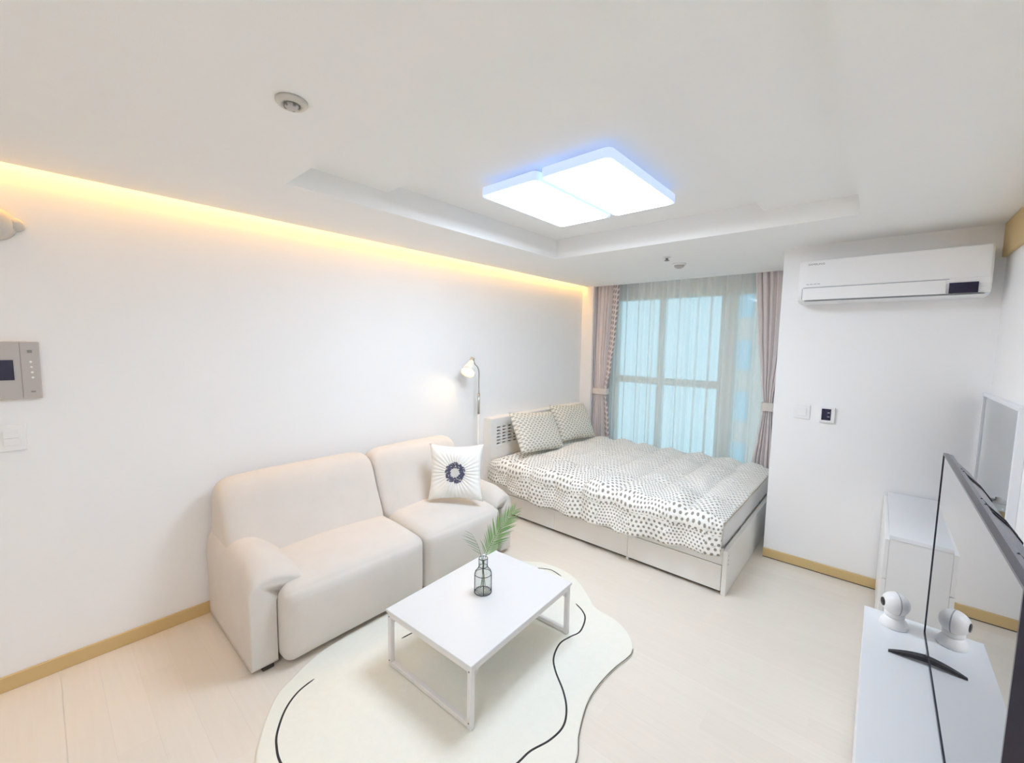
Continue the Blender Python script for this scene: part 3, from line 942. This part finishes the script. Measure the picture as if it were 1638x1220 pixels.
def armrest(yo, sgn, k_in, dx=0.0):
    """arm with a flat outer side and a padded top that droops over the seat; yo = outer side"""
    ctrl = [(0.000, 0.020), (0.000, 0.20), (-0.004, 0.36), (0.004, 0.435), (0.032, 0.487), (0.082, 0.510), (0.140, 0.505), (0.200, 0.472), (0.245, 0.432), (0.262, 0.402), (0.250, 0.388), (0.205, 0.388), (0.150, 0.378), (0.123, 0.35), (0.119, 0.28), (0.119, 0.020)]
    prof = [Vector((y * (k_in if y > 0.13 else 1.0 - (1 - k_in) * 0.5 * max(0, y) / 0.13), z, 0)) for y, z in ctrl]
    prof = catmull(prof, 4)
    cen = Vector((0.075, 0.27, 0))
    st = [(0.030, 0.95), (0.034, 0.985), (0.045, 1.0), (0.20, 1.0), (0.35, 1.0), (0.50, 1.0), (0.62, 1.0), (0.690, 0.998), (0.715, 0.990), (0.728, 0.975), (0.735, 0.950), (0.7365, 0.90)]
    bm = bmesh.new(); rows = []
    for x, sc_ in st:
        row = []
        for p in prof:
            q = cen + (p - cen) * sc_
            z = max(0.020, q.y)
            if z > 0.33: z += 0.030 * (1 - x / 0.735) * (z - 0.33) / 0.17
            if z > 0.38: z -= 0.05 * max(0, (x - 0.60) / 0.135) ** 2 * (z - 0.38) / 0.13
            row.append(bm.verts.new((x + dx * (x / 0.735), yo + sgn * q.x, z)))
        rows.append(row)
    for a, b in zip(rows, rows[1:]):
        for i in range(len(a)):
            j = (i + 1) % len(a)
            bm.faces.new((a[i], a[j], b[j], b[i]))
    bm.faces.new(rows[0][::-1]); bm.faces.new(rows[-1])
    return bm
obj('armrest', armrest(0.590, 1, 1.0), M['sofa'], sf, True)
obj('armrest', armrest(2.345, -1, 0.66, 0.062), M['sofa'], sf, True)
obj('base_frame', B((0.04, 0.70, 0.72, 2.20, 0.05, 0.30)), M['sofa'], sf)
for (x, y) in ((0.70, 0.665), (0.66, 0.80), (0.08, 0.68), (0.70, 2.26), (0.08, 2.26)):
    z0 = 0.0115 if x == 0.66 else 0.0005
    obj('leg', B((x - 0.025, x + 0.025, y - 0.025, y + 0.025, z0, 0.045 if x == 0.66 else 0.0215), bevel=0.003, seg=1), M['sofa_leg'], sf)

# cushion on the sofa
cu = thing('throw_cushion', 'white square cushion with a dark leafy ring emblem on the sofa', 'cushion', (0.580, 1.980, 0.652))
ex = Vector((0.735, 0.678, 0.0)).normalized()
nz = Vector((0.62, -0.72, 0.22)).normalized()
ey = nz.cross(ex).normalized(); ex = ey.cross(nz).normalized()
mt = Matrix((ex, ey, nz)).transposed().to_4x4(); mt.translation = cu.location
cu.matrix_world = mt
CW, CH, CT = 0.40, 0.41, 0.115
obj('cushion_cover', pillow_bm(CW, CH, CT, 0.12, 30, 0.012, 3), M['cushion'], cu, True)
def cz(x, y):
    u = x / (CW / 2); v = y / (CH / 2)
    return CT / 2 * ((1 - u ** 4) * (1 - v ** 4)) ** 0.55 + 0.012 * noise.noise(Vector((u * 2.2 + 3, v * 2.2, 1))) + 0.002
em = bmesh.new()
random.seed(11)
for ringr, cnt, ln in ((0.055, 34, 0.028), (0.044, 28, 0.025), (0.066, 32, 0.023), (0.036, 12, 0.018)):
    for i in range(cnt):
        a = 2 * math.pi * i / cnt + random.uniform(-0.1, 0.1)
        rj = ringr * random.uniform(0.93, 1.08)
        c0 = Vector((math.cos(a) * rj, math.sin(a) * rj, 0))
        b_ = a + math.radians(random.choice((35, 70, 110, 145))) + random.uniform(-0.3, 0.3)
        d = Vector((math.cos(b_), math.sin(b_), 0)); s_ = Vector((-d.y, d.x, 0))
        l_ = ln * random.uniform(0.8, 1.15)
        q = [c0 - d * l_ / 2, c0 + s_ * l_ * 0.24, c0 + d * l_ / 2, c0 - s_ * l_ * 0.24]
        em.faces.new([em.verts.new((p.x, p.y, cz(p.x, p.y) + random.uniform(0.0, 0.0012))) for p in q])
e_ = obj('ring_emblem', em, M['navy'], cu)
e_['kind'] = 'stuff'
e_['label'] = 'dark blue-grey stitched leaf ring'

# ------------------------------------------------------------------ floor lamp
LX, LY = 0.085, 2.685
fp = thing('floor_lamp', 'slim floor lamp with white cone shade between sofa and bed', 'lamp', (LX, LY, 0))
obj('base', lathe(bmesh.new(), [(0, 0.0005), (0.07, 0.0005), (0.07, 0.012), (0.062, 0.018), (0, 0.018)], 32), M['lamp_white'], fp, True)
obj('lower_pole', tube(bmesh.new(), [(0, 0, 0.018), (0, 0, 0.94)], 0.0085, 12), M['lamp_white'], fp, True)
obj('sleeve', tube(bmesh.new(), [(0, 0, 0.94), (0, 0, 1.13)], 0.0115, 12), M['chrome'], fp, True)
obj('switch_grip', tube(bmesh.new(), [(0, 0, 0.45), (0, 0, 0.555)], 0.0135, 12), M['black'], fp, True)
gn = catmull([(0, 0, 1.13), (0, 0, 1.24), (0.0, 0.0, 1.33), (0.004, -0.025, 1.375), (0.010, -0.062, 1.40), (0.016, -0.085, 1.435), (0.02, -0.104, 1.437)], 8)
obj('gooseneck', tube(bmesh.new(), gn, 0.0055, 10), M['chrome'], fp, True)
sd_axis = Vector((0.30, -0.62, -0.72)).normalized()
rq = Vector((0, 0, 1)).rotation_difference(sd_axis).to_matrix()
top = Vector((0.022, -0.108, 1.440))
obj('shade_cap', lathe(bmesh.new(), [(0.0, -0.018), (0.020, -0.016), (0.022, 0.0), (0.022, 0.034), (0.0, 0.034)], 24, top, rq), M['chrome'], fp, True)
shade = obj('lamp_shade', lathe(bmesh.new(), [(0.0225, 0.020), (0.026, 0.034), (0.040, 0.075), (0.064, 0.150), (0.062, 0.150), (0.038, 0.075), (0.022, 0.036), (0.0, 0.036)], 36, top, rq), M['lamp_white'], fp, True)
obj('bulb', lathe(bmesh.new(), [(0.0, 0.050), (0.012, 0.052), (0.016, 0.075), (0.028, 0.095), (0.029, 0.106), (0.020, 0.121), (0.0, 0.126)], 24, top, rq), M['bulb'], fp, True)

# ------------------------------------------------------------------ bed
BY0, BY1 = 2.835, 4.47
bd = thing('bed', 'white platform bed with bookcase headboard and under-bed drawers beneath the window', 'bed', (0, 0, 0))
hb = obj('headboard', B((0.001, 0.012, BY0, BY1, 0.0, 0.872), (0.012, 0.112, BY0, BY0 + 0.03, 0.0, 0.872), (0.012, 0.112, BY1 - 0.03, BY1, 0.0, 0.872),
                        (0.012, 0.112, BY0 + 0.03, BY1 - 0.03, 0.845, 0.872),
                        (0.090, 0.112, BY0 + 0.03, BY1 - 0.03, 0.0, 0.600), (0.090, 0.112, BY0 + 0.03, BY1 - 0.03, 0.805, 0.845),
                        (0.090, 0.112, BY0 + 0.03, 2.895, 0.600, 0.805), (0.090, 0.112, 3.30, 4.0, 0.600, 0.805), (0.090, 0.112, 4.41, BY1 - 0.03, 0.600, 0.805)), M['bed_white'], bd)
for ya, yb in ((2.895, 3.30), (4.0, 4.41)):
    obj('grille_backing', B((0.072, 0.082, ya, yb, 0.598, 0.807)), M['headboard_hole'], bd)
    nb = 7
    for i in range(nb):
        zc = 0.608 + (0.797 - 0.608) * i / (nb - 1)
        obj('grille_bar', B((0.092, 0.110, ya, yb, zc - 0.0085, zc + 0.0085)), M['bed_white'], bd)
    nv = 5
    for i in range(nv + 1):
        yc = ya + (yb - ya) * i / nv
        obj('grille_post', B((0.091, 0.111, max(ya, yc - 0.012), min(yb, yc + 0.012), 0.600, 0.805)), M['bed_white'], bd)
obj('side_rail', B((0.112, 2.172, BY0, BY0 + 0.022, 0.198, 0.300), bevel=0.002, seg=1), M['bed_white'], bd)
obj('back_rail', B((0.112, 2.172, BY1 - 0.022, BY1, 0.05, 0.300), bevel=0.002, seg=1), M['bed_white'], bd)
fbd = obj('footboard', B((2.172, 2.202, BY0 - 0.004, BY1, 0.0, 0.298), bevel=0.003, seg=1), M['bed_white'], bd)
for i, zz in enumerate((0.262, 0.234, 0.206)):
    obj('bolt_cover', lathe(bmesh.new(), [(0, 0), (0.006, 0), (0.005, 0.0015), (0, 0.0015)], 12, (2.2022, BY0 + 0.022, zz), RY), M['grey_plastic'], fbd)
obj('slat_base', B((0.113, 2.171, BY0 + 0.023, BY1 - 0.023, 0.225, 0.262)), M['bed_white'], bd)
for xa, xb in ((0.190, 0.856), (0.858, 1.524), (1.526, 2.168)):
    dr = obj('drawer', B((xa, xb, BY0 + 0.001, BY0 + 0.018, 0.022, 0.1925), bevel=0.0015, seg=1), M['bed_white'], bd)
    obj('drawer_box', B((xa + 0.02, xb - 0.02, BY0 + 0.018, BY0 + 0.6, 0.03, 0.18)), M['bed_white'], dr)
obj('gap_shade', B((0.112, 2.17, BY0 + 0.03, BY0 + 0.04, 0.0005, 0.03)), M['dark_gap'], bd)  # dark strip standing in for the shade in the gap below the drawers
obj('centre_foot', B((1.516, 1.534, BY0 + 0.004, BY0 + 0.026, 0.0, 0.0215)), M['bed_white'], bd)
for xx in (0.857, 1.525):
    obj('rail_screw', lathe(bmesh.new(), [(0, 0), (0.006, 0), (0.005, 0.0015), (0, 0.0015)], 12, (xx, BY0 - 0.0002, 0.222), Matrix.Rotation(math.radians(90), 3, 'X')), M['grey_plastic'], bd)

mtt = tag(obj('mattress', soft_box((0.125, BY0 + 0.028, 0.2625), (2.162, BY1 - 0.028, 0.448), 0.035, (10, 10, 6)), M['mattress'], None, True),
          'white mattress lying in the white bed frame, visible at the foot end', 'mattress')

# duvet: flat on the mattress, hanging over the near side
hem_tab = [(0.10, 0.315), (0.30, 0.30), (0.54, 0.245), (0.75, 0.222), (0.97, 0.232), (1.15, 0.215), (1.32, 0.238), (1.5, 0.228), (1.62, 0.240), (1.75, 0.252), (1.89, 0.258), (2.05, 0.272), (2.20, 0.285)]
def hem_z(x):
    for (a, za), (b, zb) in zip(hem_tab, hem_tab[1:]):
        if a <= x <= b:
            return za + (zb - za) * (x - a) / (b - a)
    return hem_tab[-1][1]
YF = 4.425; YN = 2.796; ZT = 0.482; RC = 0.055
def duvet(u, v):
    x = 0.122 + (2.172 - 0.122) * u
    hz = hem_z(x) + 0.006 * math.sin(x * 23)
    top = YF - (YN + RC); arc = RC * math.pi / 2; drop = (ZT - RC) - hz
    tot = top + arc + drop
    s = v * tot
    # puffy quilting: seams across the bed (constant x) and along it
    px = abs(math.sin(math.pi * (x - 0.10) / 0.262)) ** 0.42
    py = abs(math.sin(math.pi * (s + 0.05) / 0.42)) ** 0.5
    puff = 0.058 * px * (0.72 + 0.28 * py)
    wr = 0.022 * noise.noise(Vector((x * 7.0, s * 4.5, 0.3))) + 0.010 * noise.noise(Vector((x * 17.0, s * 11.0, 5.1)))
    edge = min(1.0, u * 16, (1 - u) * 12 + 0.15, v * 14 + 0.2)
    puff *= edge * (1.0 - 0.55 * min(1.0, max(0.0, (s - top) / 0.15)))
    if s <= top:
        p = Vector((x, YF - s, ZT)); n_ = Vector((0, 0, 1))
        p.z -= 0.016 * max(0.0, 1 - (1 - u) * 9)
    elif s <= top + arc:
        a = (s - top) / RC
        p = Vector((x, YN + RC - RC * math.sin(a), ZT - RC + RC * math.cos(a))); n_ = Vector((0, -math.sin(a), math.cos(a)))
    else:
        d = s - top - arc
        p = Vector((x, YN - 0.05 * d, ZT - RC - d)); n_ = Vector((0, -1, 0))
        flare = d / max(drop, 0.01)
        p.y -= 0.009 * flare * (1 + math.sin(x * 9.3 + 1.0 + 1.5 * math.sin(x * 2.7))) + 0.006 * flare * math.sin(x * 31)
    return p + n_ * (puff + wr * edge)
def duvet_uv(u, v):
    x = 0.122 + 2.05 * u
    tot = (YF - YN - RC) + RC * math.pi / 2 + (ZT - RC) - hem_z(x)
    return (x, v * tot)
dv = obj('duvet', grid_surface(150, 130, duvet, duvet_uv), [M['duvet'], M['hem']], None, True)
md = solid(dv, 0.026, -1.0)
md.material_offset = 1; md.material_offset_rim = 1
tag(dv, 'puffy white duvet with grey dots hanging over the near bed side', 'duvet')

def lay_pillow(label, bottom, topp, w, h, seed):
    """bottom/topp: midpoints of the pillow's lower and upper long edge"""
    bottom, topp = Vector(bottom), Vector(topp)
    ey = (topp - bottom).normalized()
    ex = Vector((0, 1, 0)); ex = (ex - ey * ex.dot(ey)).normalized()
    nz = ex.cross(ey)
    o = obj('pillow', pillow_bm(w, h, 0.135, 0.045, 30, 0.016, seed), M['pillow'], None, True)
    mm = Matrix((ex, ey, nz)).transposed().to_4x4(); mm.translation = (bottom + topp) / 2
    o.matrix_world = mm
    return tag(o, label, 'pillow', 'patterned pillows against the headboard')
lay_pillow('leaf-patterned pillow nearer the sofa, overlapping the other against the headboard', (0.412, 3.265, 0.556), (0.222, 3.30, 0.892), 0.66, 0.415, 1)
lay_pillow('leaf-patterned pillow in the corner next to the left curtain', (0.379, 3.955, 0.556), (0.197, 3.985, 0.897), 0.66, 0.415, 7)

# ------------------------------------------------------------------ vanity, mirror, jar
vn = thing('vanity_cabinet', 'white vanity cabinet with flat top in the corner behind the television', 'cabinet', (0, 0, 0))
obj('top_board', B((2.938, XR - 0.001, 2.75, YA - 0.014, 0.655, 0.675), bevel=0.001, seg=1), M['white_gloss'], vn)
obj('side_panel', B((2.9395, XR - 0.014, 2.753, 2.771, 0.262, 0.6545)), M['white_lam'], vn)
obj('lower_rail', B((2.9395, XR - 0.014, 2.748, 2.772, 0.252, 0.2615)), M['white_gloss'], vn)
obj('side_panel', B((2.962, XR - 0.014, 3.577, 3.594, 0.0005, 0.6545)), M['white_lam'], vn)
obj('leg_panel', B((2.9395, XR - 0.014, 2.765, 2.779, 0.0005, 0.2515)), M['white_lam'], vn)
obj('back_panel', B((XR - 0.024, XR - 0.0145, 2.78, 3.576, 0.0005, 0.6545)), M['white_lam'], vn)
obj('bottom_board', B((2.962, XR - 0.025, 2.78, 3.576, 0.05, 0.068)), M['white_lam'], vn)
for i in range(3):
    za = 0.035 + i * 0.207
    obj('drawer', B((2.921, 2.939, 2.752, 3.592, za, za + 0.202), bevel=0.001, seg=1), M['white_lam'], vn)
mr = thing('vanity_mirror', 'white framed mirror standing on the vanity against the right wall', 'mirror', (0, 0, 0))
zb_, zt_ = 0.6755, 1.352
ya_, yb_ = 2.752, 3.604
obj('frame_rail', B((3.300, XR - 0.0005, ya_, yb_, zt_ - 0.018, zt_), bevel=0.001, seg=1), M['white_gloss'], mr)
obj('frame_rail', B((3.300, XR - 0.0005, ya_, yb_, zb_, zb_ + 0.018), bevel=0.001, seg=1), M['white_gloss'], mr)
obj('frame_stile', B((3.300, XR - 0.0005, ya_, ya_ + 0.022, zb_ + 0.0185, zt_ - 0.0185), bevel=0.001, seg=1), M['white_gloss'], mr)
obj('frame_stile', B((3.300, XR - 0.0005, yb_ - 0.014, yb_, zb_ + 0.0185, zt_ - 0.0185), bevel=0.001, seg=1), M['white_gloss'], mr)
obj('mirror_glass', B((3.308, 3.314, ya_ + 0.0225, yb_ - 0.0145, zb_ + 0.0188, zt_ - 0.0188)), M['mirror'], mr)
jr = thing('candle_jar', 'clear glass jar with amber wax on the vanity, mirrored in the vanity mirror', 'jar', (3.232, 3.47, 0.6755))
obj('jar_glass', lathe(bmesh.new(), [(0.0, 0.0), (0.044, 0.0), (0.046, 0.006), (0.046, 0.085), (0.043, 0.085), (0.043, 0.008), (0.0, 0.008)], 32), M['clear'], jr, True)
obj('wax', lathe(bmesh.new(), [(0.0, 0.0085), (0.042, 0.0085), (0.042, 0.030), (0.0, 0.030)], 28), M['amber'], jr, True)
obj('jar_lid', lathe(bmesh.new(), [(0.0, 0.0855), (0.045, 0.0855), (0.045, 0.094), (0.012, 0.098), (0.012, 0.112), (0.0, 0.114)], 28), M['grey_plastic'], jr, True)

# ------------------------------------------------------------------ TV console, TV, baby monitor
cs_ = thing('tv_console', 'low white television console along the right wall', 'console', (0, 0, 0))
CZ = 0.42
obj('top_board', B((2.866, XR - 0.0135, 0.75, 2.452, CZ - 0.018, CZ), bevel=0.001, seg=1), M['white_gloss'], cs_)
obj('end_panel', B((2.880, XR - 0.0135, 2.432, 2.450, 0.0005, CZ - 0.0185)), M['white_lam'], cs_)
obj('end_panel', B((2.880, XR - 0.0135, 0.752, 0.770, 0.0005, CZ - 0.0185)), M['white_lam'], cs_)
obj('base_board', B((2.880, XR - 0.0135, 0.771, 2.431, 0.03, 0.048)), M['white_lam'], cs_)
obj('back_board', B((XR - 0.0235, XR - 0.0135, 0.771, 2.431, 0.0485, CZ - 0.0185)), M['white_lam'], cs_)
for i in range(3):
    ya = 0.757 + i * 0.564
    obj('door', B((2.868, 2.8795, ya, ya + 0.560, 0.02, CZ - 0.0205), bevel=0.001, seg=1), M['white_gloss'], cs_)

TVX, TVA, TVB, TVZ0, TVZ1 = 3.050, 1.068, 2.285, 0.462, 1.198
tv = thing('television', 'flat black television on the white console, seen nearly edge-on', 'television', (0, 0, 0))
obj('screen_panel', B((TVX, TVX + 0.006, TVA + 0.003, TVB - 0.006, TVZ0 + 0.012, TVZ1 - 0.006)), M['tv_glass'], tv)
bz = obj('bezel', B((TVX - 0.0025, TVX + 0.012, TVB - 0.006, TVB, TVZ0, TVZ1), (TVX - 0.0025, TVX + 0.030, TVA - 0.004, TVA, TVZ0, TVZ1), (TVX - 0.0025, TVX + 0.0055, TVA, TVA + 0.003, TVZ0, TVZ1),
                    (TVX - 0.0025, TVX + 0.012, TVA + 0.003, TVB - 0.006, TVZ1 - 0.006, TVZ1), (TVX - 0.0025, TVX + 0.012, TVA + 0.003, TVB - 0.006, TVZ0, TVZ0 + 0.012)), M['tv_bezel'], tv)
def tv_back(bm):
    sec = [(TVX + 0.0065, 0.001, 0.001), (TVX + 0.024, 0.004, 0.004), (TVX + 0.034, 0.030, 0.022), (TVX + 0.066, 0.075, 0.052), (TVX + 0.088, 0.11, 0.085)]
    loops = []
    for (x, iy, iz) in sec:
        loops.append([bm.verts.new(p) for p in ((x, TVA + iy, TVZ0 + iz), (x, TVB - iy, TVZ0 + iz), (x, TVB - iy, TVZ1 - iz), (x, TVA + iy, TVZ1 - iz))])
    bm.faces.new(loops[0]); bm.faces.new(loops[-1][::-1])
    for a, b in zip(loops, loops[1:]):
        for i in range(4):
            j = (i + 1) % 4
            bm.faces.new((a[i], a[j], b[j], b[i]))
    return bm
obj('rear_shell', tv_back(bmesh.new()), M['tv_shell'], tv)
def tv_rib(y):
    bm = bmesh.new()
    pts = [(TVX + 0.020, TVZ1 - 0.002), (TVX + 0.034, TVZ1 - 0.020), (TVX + 0.066, TVZ1 - 0.050), (TVX + 0.089, TVZ1 - 0.083), (TVX + 0.0895, TVZ1 - 0.30)]
    tube(bm, [(x, y, z) for x, z in pts], 0.0022, 8)
    return bm
for y in (2.03, 1.99, 1.655, 1.60, 1.25):
    obj('shell_rib', tv_rib(y), M['black'], tv, True)
def tv_foot(y, skew):
    bm = bmesh.new()
    n = 14; rows = []
    for i in range(n + 1):
        t = -1 + 2 * i / n
        w = 0.016 * (1 - 0.65 * t * t); hgt = 0.006 + 0.020 * (1 - t * t)
        x = TVX + 0.012 + 0.118 * t; yy = y + skew * t; zt = CZ + 0.0005 + hgt
        zb = CZ + 0.0005 + (0.012 * (1 - t * t) if abs(t) < 0.95 else 0)
        rows.append([bm.verts.new((x, yy - w, zb)), bm.verts.new((x, yy + w, zb)), bm.verts.new((x, yy + w * 0.8, zt)), bm.verts.new((x, yy - w * 0.8, zt))])
    for a, b in zip(rows, rows[1:]):
        for i in range(4):
            j = (i + 1) % 4
            bm.faces.new((a[i], a[j], b[j], b[i]))
    bm.faces.new(rows[0][::-1]); bm.faces.new(rows[-1])
    box(bm, TVX - 0.002, TVX + 0.026, y - 0.012, y + 0.012, CZ + 0.02, TVZ0 - 0.0005)
    return bm
for y in (2.145, 1.21):
    obj('stand_foot', tv_foot(y, 0.012), M['black'], tv)

bmn = thing('baby_monitor', 'white round-headed camera with dark lens on the far end of the console', 'camera', (2.963, 2.355, CZ + 0.0003))
obj('base', lathe(bmesh.new(), [(0.0, 0.0), (0.046, 0.0), (0.048, 0.004), (0.046, 0.016), (0.036, 0.034), (0.026, 0.044), (0.0, 0.046)], 36), M['white_plastic'], bmn, True)
obj('neck_collar', lathe(bmesh.new(), [(0.0, 0.040), (0.029, 0.040), (0.034, 0.048), (0.034, 0.060), (0.028, 0.066), (0.0, 0.066)], 36), M['white_plastic'], bmn, True)
la = Vector((-0.93, -0.34, 0.02)).normalized()
rm = Vector((0, 0, 1)).rotation_difference(la).to_matrix()
hc = Vector((0, 0, 0.097))
R0 = 0.047
prof = [(R0 * math.sin(math.radians(a)), -R0 * math.cos(math.radians(a))) for a in range(0, 151, 10)]
prof = [(max(r, 0.0), z) for r, z in prof] + [(0.019, R0 * 0.90), (0.0, R0 * 0.90)]
obj('head', lathe(bmesh.new(), prof, 40, hc, rm), M['white_plastic'], bmn, True)
obj('head_seam', lathe(bmesh.new(), [(R0 * 0.999, -0.004), (R0 * 1.006, -0.003), (R0 * 1.006, -0.001), (R0 * 0.999, 0.0)], 40, hc, rm), M['logo_grey'], bmn, True)
obj('lens', lathe(bmesh.new(), [(0.0, R0 * 0.902), (0.0175, R0 * 0.902), (0.0165, R0 * 0.96), (0.0, R0 * 0.99)], 28, hc, rm), M['black'], bmn, True)
